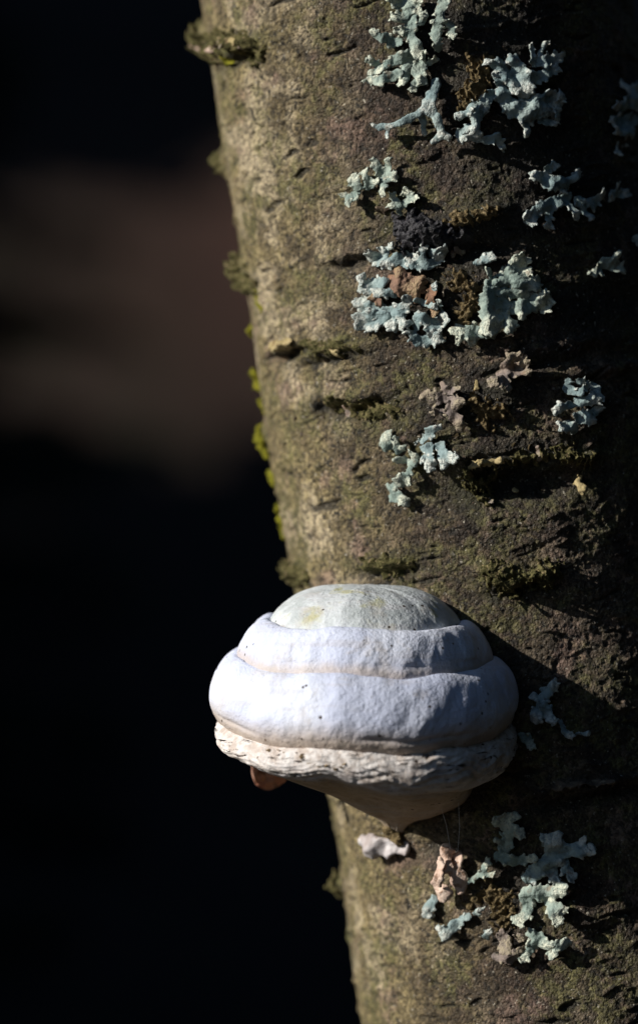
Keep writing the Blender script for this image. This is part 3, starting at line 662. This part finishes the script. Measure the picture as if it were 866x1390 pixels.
  [[(716, 1192, 8), (734, 1178, 11), (750, 1160, 12, 2.6), (752, 1138, 10, 4)], [(744, 1146, 7), (740, 1136, 6, 3.4)], [(764, 1154, 9, 2.8), (780, 1152, 9, 3.6), (794, 1150, 7, 4)], [(782, 1150, 6, 3.6), (787, 1141, 5.5, 4)], [(762, 1164, 8), (769, 1180, 7, 3), (774, 1188, 6.5, 3)], [(748, 1180, 8), (753, 1192, 6.5)]]]),
 ('three-legged pale lichen under the sturdy grey-green one', M_LIG, [
  [[(714, 1210, 8), (734, 1210, 9), (760, 1207, 8.5, 3)], [(717, 1214, 9), (714, 1232, 9.5), (708, 1248, 8, 3)], [(738, 1214, 8), (753, 1232, 8.5, 3), (756, 1246, 7, 3)], [(756, 1234, 6), (766, 1234, 4.5)]]]),
 ('pale forked lichen lowest on the trunk, legs spread', M_LIG, [
  [[(722, 1266, 7), (731, 1275, 8), (742, 1282, 7)], [(727, 1274, 7), (720, 1286, 6.5), (716, 1298, 6, 3)], [(742, 1282, 7), (752, 1284, 7), (768, 1278, 6, 3)], [(750, 1284, 6), (752, 1295, 6, 2.6)]]]),
 ('dusky blue-grey lichen shreds under the pink dry scrap', M_LI, [
  [[(591, 1218, 7), (587, 1237, 7)]], [[(640, 1243, 6), (624, 1252, 7), (614, 1266, 7)], [(618, 1258, 6), (606, 1256, 5)]], [[(650, 1237, 4.5), (656, 1232, 4)]], [[(662, 1270, 4.5), (668, 1262, 4)]]]),
 ('brownish curled lichen low on the trunk beside the pale forked one', M_LIB, [
  [[(682, 1268, 8), (689, 1284, 9)], [(700, 1278, 5), (707, 1272, 6)]], [[(678, 1297, 7), (695, 1297, 7), (705, 1290, 5)]]]),
 ('thin greenish lichen strand bridging from the pink dry scrap', M_LIG, [[[(640, 1196, 4, 2), (658, 1184, 4.4, 3), (665, 1168, 4.6, 3)], [(658, 1184, 4, 3), (670, 1186, 4, 3)]]]),
]
for i, (lab, mat, lobes) in enumerate(LICHENS):
    q = lobes[0][0][0]
    r = root_at('lichen', q[0], q[1]); tag(r, lab, 'lichen', GRP)
    for j, st in enumerate(lobes):
        kw = dict(rag=0.26, warp=0.0008, curl=0.0010, thick=0.5, knobs=False) if 'Y-shaped pale' in lab else {}
        body_obj('lobe', st, mat, r, seed=100+i*13+j, lift=0.0014+0.0005*(j % 3), **kw)

# ------------------------------------------------------------------ moss and crusts on the bark
TUFTS = [
 ('olive moss tuft on the bark knob at the left silhouette, topmost', M_MOSS, [[(268, 44, 10, 1.6), (270, 64, 10, 1.8)]]),
 ('mossy crumbling knot with a dark pit high on the trunk', M_MOSS, [[(292, 58, 9, .8), (308, 52, 9, 1), (326, 56, 9, 1), (346, 66, 9, .8)], [(298, 74, 8, 1), (312, 82, 6, 1)], [(352, 78, 7, .6), (358, 72, 6, .4)]]),
 ('small olive moss bump below the topmost knob', M_MOSS, [[(301, 214, 7, 1.2), (304, 230, 7, 1)]]),
 ('brownish olive moss lump on the left silhouette above the tan chip', M_MOSS, [[(329, 356, 10, 1.6), (337, 380, 11, 1.7), (348, 388, 8, 1.0)]]),
 ('bright yellow moss spike, the upper one on the left silhouette', M_MOSSY, [[(345, 512, 6, 1.6), (349, 520, 6, .8)]]),
 ('yellow moss dot between the yellow spike and the yellow streak', M_MOSSY, [[(352, 548, 5, 1.2), (355, 552, 5, .6)]]),
 ('bright yellow moss streak on the left silhouette', M_MOSSY, [[(360, 578, 5, 1.2), (363, 598, 7, 1.6), (366, 618, 5, .9)]]),
 ('faint yellow moss patch under the brownish olive lump', M_MOSSY, [[(350, 404, 5, .3), (354, 418, 4, .2)]]),
 ('small yellow moss fleck beneath the yellow streak on the left silhouette', M_MOSSY, [[(373, 642, 5, .9), (375, 652, 4, .7)]]),
 ('low yellow-green moss fringe midway between yellow fleck and bracket fungus', M_MOSSY, [[(378, 690, 4, .9), (382, 710, 4.5, .9), (386, 728, 4, .9)]]),
 ('tiny yellow moss fleck above the upper yellow spike', M_MOSSY, [[(339, 446, 5, .9), (341, 456, 4, .9)]]),
 ('green moss cushion at the left silhouette just above the bracket fungus', M_MOSS, [[(392, 768, 7, 1.6), (404, 778, 9, 1.6), (420, 782, 7, .8)]]),
 ('moss bump on the left silhouette beneath the bracket fungus', M_MOSS, [[(452, 1192, 7, 1.6), (458, 1210, 7, 1.6)]]),
 ('low green moss trail beside the tan chip', M_MOSS, [[(418, 468, 6, .2), (440, 470, 7, .5), (466, 474, 6, .3), (488, 470, 5, .1)]]),
 ('ragged moss along the dark scar below the tan chip', M_MOSS, [[(452, 548, 6, .3), (480, 552, 7, .6), (512, 556, 7, .5), (538, 558, 6, .2)]]),
 ('curly dry brown moss between the two topmost lichens', M_DEBRIS, [[(628, 150, 8, .8), (640, 120, 10, 1.2), (648, 96, 9, 1), (660, 84, 7, .8)], [(638, 85, 6, .6), (655, 108, 8, 1), (640, 160, 7, .8)]]),
 ('dry brown moss patch beside the largest rosette lichen', M_DEBRIS, [[(622, 380, 8, .6), (636, 392, 10, 1), (648, 410, 8, .8)], [(634, 420, 7, .6), (626, 436, 6, .6)]]),
 ('mossy ledge on the upper lip of the dark hollow', M_MOSS, [[(700, 624, 6, .8), (734, 620, 6, .8), (762, 616, 8, 1.4), (796, 626, 7, 1.2)]]),
 ('moss clump in the left end of the dark hollow', M_MOSS, [[(634, 648, 9, 1), (650, 662, 10, 1.4), (664, 676, 8, 1)], [(672, 642, 5, .8), (664, 656, 6, 1)]]),
 ('dark green moss clump on the pale bump above the bracket fungus', M_MOSS, [[(672, 780, 11, .8), (690, 792, 11, .8)], [(718, 790, 8, .5), (738, 780, 11, .8), (750, 776, 8, .5)]]),
 ('low moss line on the bark just above the crown of the bracket fungus', M_MOSS, [[(500, 764, 6, .3), (528, 768, 8, .6), (556, 768, 6, .3)]]),
 ('dry brown moss in the bark under the withered lichens', M_DEBRIS, [[(640, 545, 6, .4), (662, 556, 8, .7), (684, 560, 6, .5)], [(660, 582, 6, .5), (650, 570, 5, .4)]]),
 ('brown mossy debris behind the pale lichens under the bracket fungus', M_DEBRIS, [[(664, 1208, 8, .3), (684, 1230, 10, .4), (680, 1256, 8, .4)], [(646, 1216, 6, .3), (640, 1228, 6, .3)]]),
 ('golden brown moss along the ridge above the black crust', M_DEBRIS, [[(612, 302, 6, .6), (636, 296, 8, 1.1), (668, 288, 6, .8)]]),
]
for i, (lab, mat, st) in enumerate(TUFTS):
    r = root_at('moss_tuft', st[0][0][0], st[0][0][1]); tag(r, lab, 'moss', 'moss tufts on the bark')
    body_obj('cushion', st, mat, r, seed=900+i*11, knobs=False, thick=0.75, lump=0.0011, lumpf=0.0017, sink=0.35, curl=0.0003, warp=0.0016, vox=0.00024)

# black charred-looking crust and other bark pieces: sub-parts of the trunk
def trunk_piece(name, st, mat, seed, **kw):
    r = body(st, seed=seed, **kw)
    if r is None: return
    V, Q, un, tp = r
    for vi, q in pieces(len(V), Q): obj(name, mesh_np(name, V[vi]-np.array(tree.location), q, mat, True, {'under': un[vi], 'tip': tp[vi]}), trunk)
kwc = dict(knobs=False, thick=0.6, lump=0.0005, lumpf=0.0026, curl=0.0004, warp=0.002)
trunk_piece('black_crust', [[(548, 302, 12, .6), (568, 308, 15, 1), (588, 318, 14, 1)], [(552, 326, 12, .6), (576, 330, 12, .8)], [(604, 322, 12, .6), (634, 326, 10, .3)]], M_CHAR, 1301, **kwc)
trunk_piece('bark_chip', [[(378, 467, 6, 1.4), (390, 468, 6.5, 1.8), (402, 466, 5, 1.2)]], M_TAN, 1302, knobs=False, thick=0.55, lump=0.0003)
trunk_piece('bark_chip', [[(640, 632, 4, 1.2), (656, 628, 6, 1.8), (680, 626, 4, 1.2)]], M_TAN, 1303, knobs=False, thick=0.5, lump=0.0003)
trunk_piece('bark_chip', [[(785, 650, 4, 2.2), (784, 662, 5, 2.8), (785, 672, 3.6, 2.4)]], M_TAN, 1304, knobs=False, thick=0.5, lump=0.0003)
trunk_piece('bark_chip', [[(646, 518, 3, 1.0), (646, 527, 5, 1.2)]], M_TAN, 1305, knobs=False, thick=0.4, lump=0.0002)
trunk_piece('bark_chip', [[(728, 608, 4, 1.2), (730, 620, 4.5, 1.6)]], M_LIB, 1306, knobs=False, thick=0.5, lump=0.0003)
trunk_piece('bark_chip', [[(518, 284, 6, .2), (526, 282, 5, .3)]], M_FLAKE, 1307, knobs=False, thick=0.35, lump=0.0002)
trunk_piece('bark_chip', [[(752, 1068, 5, .8), (790, 1062, 4, 1.2), (830, 1062, 5, 1)]], M_FLAKE, 1308, knobs=False, thick=0.5, lump=0.0004)

for k, (q, mt_) in enumerate((((303, 64, 4, 1.6), M_PINK), ((316, 60, 5, 1.8), M_LIB), ((330, 56, 5, 1.6), M_TAN), ((318, 82, 5, 1.4), M_MOSSY), ((342, 64, 4, 1.4), M_LIB), ((276, 64, 5, 2.6), M_PINK), ((462, 478, 5, 1.0), M_TAN), ((470, 560, 4, 1.0), M_LIB), ((466, 552, 4, 1.0), M_PINK), ((700, 664, 3, 1.4), M_TAN), ((662, 676, 4, 1.6), M_LIB), ((612, 345, 4, 1.4), M_LIO), ((623, 340, 5, 1.4), M_LIB))):
    trunk_piece('bark_chip', [[q, (q[0]+5, q[1]+2, q[2]*0.8, q[3])]], mt_, 1320+k, knobs=False, thick=0.5, lump=0.0003)
# loose scales of bark
rs = np.random.RandomState(3)
flk = []
for k in range(6):
    n = 7; an = np.sort(rs.uniform(0, 2*math.pi, n)); rr = rs.uniform(0.6, 1.1, n)
    top = np.stack([rr*np.cos(an), rr*np.sin(an)*0.6, 0.10+0.12*rs.randn(n)], -1); bot = top*[0.86, 0.86, 0]-[0, 0, 0.25]
    vv = np.vstack([top, bot, [[0, 0, 0.2]]]); F = [(i, (i+1) % n, 2*n) for i in range(n)]
    for i in range(n): F += [(i, n+i, n+(i+1) % n), (i, n+(i+1) % n, (i+1) % n)]
    flk.append(mesh_np('bark_scale', vv, np.array(F), (M_FLAKE, M_FLAKE, M_BARK, M_FLAKE, M_LIB, M_DEBRIS)[k], False))
centres = [(640, 330, 80, 40, 40), (700, 650, 90, 40, 45), (660, 560, 90, 40, 40), (800, 500, 60, 40, 22), (640, 120, 50, 60, 26), (700, 785, 50, 20, 18), (480, 550, 70, 25, 22), (690, 1230, 70, 40, 30), (330, 70, 30, 18, 12), (560, 420, 60, 60, 14), (800, 330, 60, 60, 16), (740, 900, 60, 40, 8)]
for cx, cy, rx, ry, n in centres:
    for k in range(n):
        px, py = cx+rx*rs.randn()*0.6, cy+ry*rs.randn()*0.6
        if not (255 < px < 866 and 0 < py < 1390): continue
        s, t = to_st(px, py); h = disp_full(np.array([s]), np.array([t]))[0]
        p = from_st(np.array([s]), np.array([t]), np.array([h]))[0]-np.array(tree.location); a = s/RAD
        nrm = Vector(math.sin(a)*E1-math.cos(a)*Vector((0, 1, 0))); tan = AX.cross(nrm)
        Mx = Matrix((tan, AX, nrm)).transposed().to_4x4()
        o = obj('bark_scale', flk[rs.randint(6)], trunk)
        Mx = Matrix.Translation(Vector(p)) @ Mx @ Matrix.Rotation(rs.uniform(0, 6.28), 4, 'Z') @ Matrix.Rotation(rs.randn()*0.45, 4, 'X') @ Matrix.Scale(SC*rs.uniform(2.0, 6.0), 4)
        o.matrix_local = Mx

# ------------------------------------------------------------------ scraps by the fungus
r = root_at('young_fungus', 525, 1146); tag(r, 'small white woolly young fungus knob under the large bracket fungus', 'fungus')
body_obj('knob', [[(504, 1142, 11, 3), (520, 1146, 13, 4), (536, 1149, 11, 2.5), (550, 1151, 8, 1.2)]], M_WHITE, r, seed=1401, knobs=False, thick=0.6, rag=0.1, lump=0.0001, lumpf=0.005)
body_obj('stalk', [[(538, 1120, 9, 2), (544, 1140, 9, 2)]], M_DEBRIS, r, seed=1402, knobs=False, thick=0.8)
r = root_at('dry_leaf', 617, 1185); tag(r, 'crumpled pinkish dry scrap hanging on silk below the bracket fungus', 'leaf')
body_obj('blade', [[(612, 1152, 8, 5), (612, 1172, 10, 5.6), (606, 1190, 9, 5), (612, 1210, 10, 4.4)], [(622, 1164, 8, 3.6), (628, 1184, 9, 4), (630, 1206, 7, 3.4)]], M_PINK, r, seed=1403, knobs=False, thick=0.55, rag=0.12, lump=0.00025, lumpf=0.0035, curl=0.0014, lift=0.003)
body_obj('fold', [[(612, 1160, 3, 8), (618, 1178, 3.4, 8.4), (613, 1196, 3, 7.4)]], M_PINK, r, seed=1404, knobs=False, thick=0.7, curl=0.001)

def px_point(px, py, y):
    k = (D+y)/D; return np.array([(px-433)*SC*k, y, (695-py)*SC*k])
# orange leaf hanging behind the rim: a curled sheet with thickness
def leaf_sheet(c, w, h, tilt, mat, name, seed):
    n, k = 22, 26; u = np.linspace(-1, 1, n)[None]; v = np.linspace(-1, 1, k)[:, None]
    wid = np.sqrt(np.maximum(0.02, 1-np.abs(v)**2.2))*(1+0.18*fbm(v*3+0*u, u*0+seed, seed, 2))
    x = u*wid*w; z = v*h+0*u; y = 0.35*w*(u**2)*np.cos(v*2)+0.3*w*fbm(u*1.5+3, v*1.5, seed, 3)
    P = np.stack([x, y, z], -1).reshape(-1, 3); th = 0.0004
    Q = P+np.array([0, th, 0]); F = grid_faces(k, n); e = []
    ring = [i for i in range(n)]+[i*n+n-1 for i in range(1, k)]+[(k-1)*n+i for i in range(n-2, -1, -1)]+[i*n for i in range(k-2, 0, -1)]
    for a, b in zip(ring, ring[1:]+ring[:1]): e.append((a, a+n*k, b+n*k, b))
    V = np.vstack([P, Q]); F = np.vstack([F, F[:, ::-1]+n*k, np.array(e)])
    o = obj(name, mesh_np(name, V, F, mat)); o.location = tuple(c); o.rotation_euler = (0.2, tilt, 0.5); return o
o = leaf_sheet(px_point(371, 1043, 0.030), 0.0058, 0.0066, 0.9, M_ORANGE, 'dry_leaf', 7)
tag(o, 'orange-brown dry leaf stuck behind the rim of the bracket fungus', 'leaf')
for k, (a, b) in enumerate((((596, 1088), (611, 1152)), ((622, 1090), (621, 1156)))):
    v, f = tube([px_point(*a, -0.002), px_point((a[0]+b[0])/2+2, (a[1]+b[1])/2, 0.0), px_point(*b, 0.002)], [0.00006]*3, 6)
    o = obj('spider_thread', mesh_np('spider_thread', v, f, M_SILK)); tag(o, 'fine silk thread between the bracket fungus and the pink dry scrap', 'thread', 'silk threads under the bracket fungus')

# ------------------------------------------------------------------ dark spruces added around the trunk, mostly unseen, to block sky and sun
M_NEED = mat_plain('spruce_needles', (0.018, 0.026, 0.014), (0.035, 0.045, 0.022), 6, 0.01, 0.7)
M_TRNK = mat_plain('spruce_bark', (0.06, 0.038, 0.027), (0.11, 0.07, 0.05), 14, 0.02, 0.9)
def spruce_mesh(seed, H=8.0, W=2.2, n=150, low=0.35):
    rg = np.random.RandomState(seed); Vs = []; Fs = []; o = 0
    for i in range(n):
        z = low+(H-low-0.2)*(i/n)**1.15; ln = W*(1-z/H)**0.85*rg.uniform(0.75, 1.1)+0.12; a = rg.uniform(0, 6.283)
        d = np.array([math.cos(a), math.sin(a)]); p = np.array([-d[1], d[0]]); m_ = max(5, int(ln*13))
        for j in range(m_):
            u = (j+0.5)/m_*ln; zz = z-0.28*u+0.10*u*u/ln+rg.normal(0, .02)
            for sd in (-1, 1):
                for tw in range(4):
                    l2 = (0.16+0.30*(ln-u)*0.7)*rg.uniform(.5, 1.1); w = 0.026; f0 = rg.uniform(-.05, .05); sw = rg.uniform(0.2, 1.0)
                    b0, b1 = d[0]*(u+f0), d[1]*(u+f0); e0 = d[0]*(u+f0+l2*sw)+p[0]*sd*l2; e1 = d[1]*(u+f0+l2*sw)+p[1]*sd*l2; dz = rg.uniform(.1, .45)*l2
                    Vs.append(((b0-d[0]*w, b1-d[1]*w, zz), (b0+d[0]*w, b1+d[1]*w, zz+.01), (e0+d[0]*w*.6, e1+d[1]*w*.6, zz-dz), (e0-d[0]*w*.6, e1-d[1]*w*.6, zz-dz-.02)))
                    Fs.append((o, o+1, o+2, o+3)); o += 4
    return mesh_np('crown', np.array(Vs).reshape(-1, 3), np.array(Fs), M_NEED, False)
def spruce_trunk(H=8.0):
    v, f = tube([(0, 0, -0.2), (0.01, 0, H*.3), (0, 0.02, H*.7), (0, 0, H)], [0.12, 0.09, 0.05, 0.008], 10); return mesh_np('trunk', v, f, M_TRNK)
crowns = [spruce_mesh(1), spruce_mesh(2, 9, 2.0, 160), spruce_mesh(3, 7, 2.3, 140)]; stem = spruce_trunk()
SPR = [(2.6, 4.2, 0), (2.9, 8.0, 2), (3.6, 1.4, 1), (6.4, 0.2, 0), (-2.9, 11.4, 2), (-2.6, 13.2, 1), (3.4, -1.8, 2), (2.6, -4.4, 0), (0.5, -5.6, 1), (5.6, -4.6, 1), (5.2, 2.6, 2)]  # added about the frame, mostly out of view, to cut the skylight
rq = random.Random(8)
for row in range(3):
    y = 4.6-row*0.9
    while y < 30:
        if not -4.2 < y-16.3+1.2*row < 2.4: SPR.append((-2.9-0.085*max(0, y-5)-row*3.0+rq.uniform(-.25, .25), y, rq.randrange(3)))  # rows added to shade the bank, gap left to let sun onto it
        y += rq.uniform(1.7, 2.3)
for i, (x, y, k) in enumerate(SPR):
    z = float(ground_z(np.array([x]), np.array([y]))[0]); r = empty('shade_spruce', (x, y, z)); r.rotation_euler = (0, 0, i*1.3)
    r.scale = (1, 1, 1.5)
    tag(r, 'dark spruce added around the trunk to block sky and sun', 'tree', 'dark spruces added to block light')
    obj('trunk', stem, r); obj('crown', crowns[k], r)
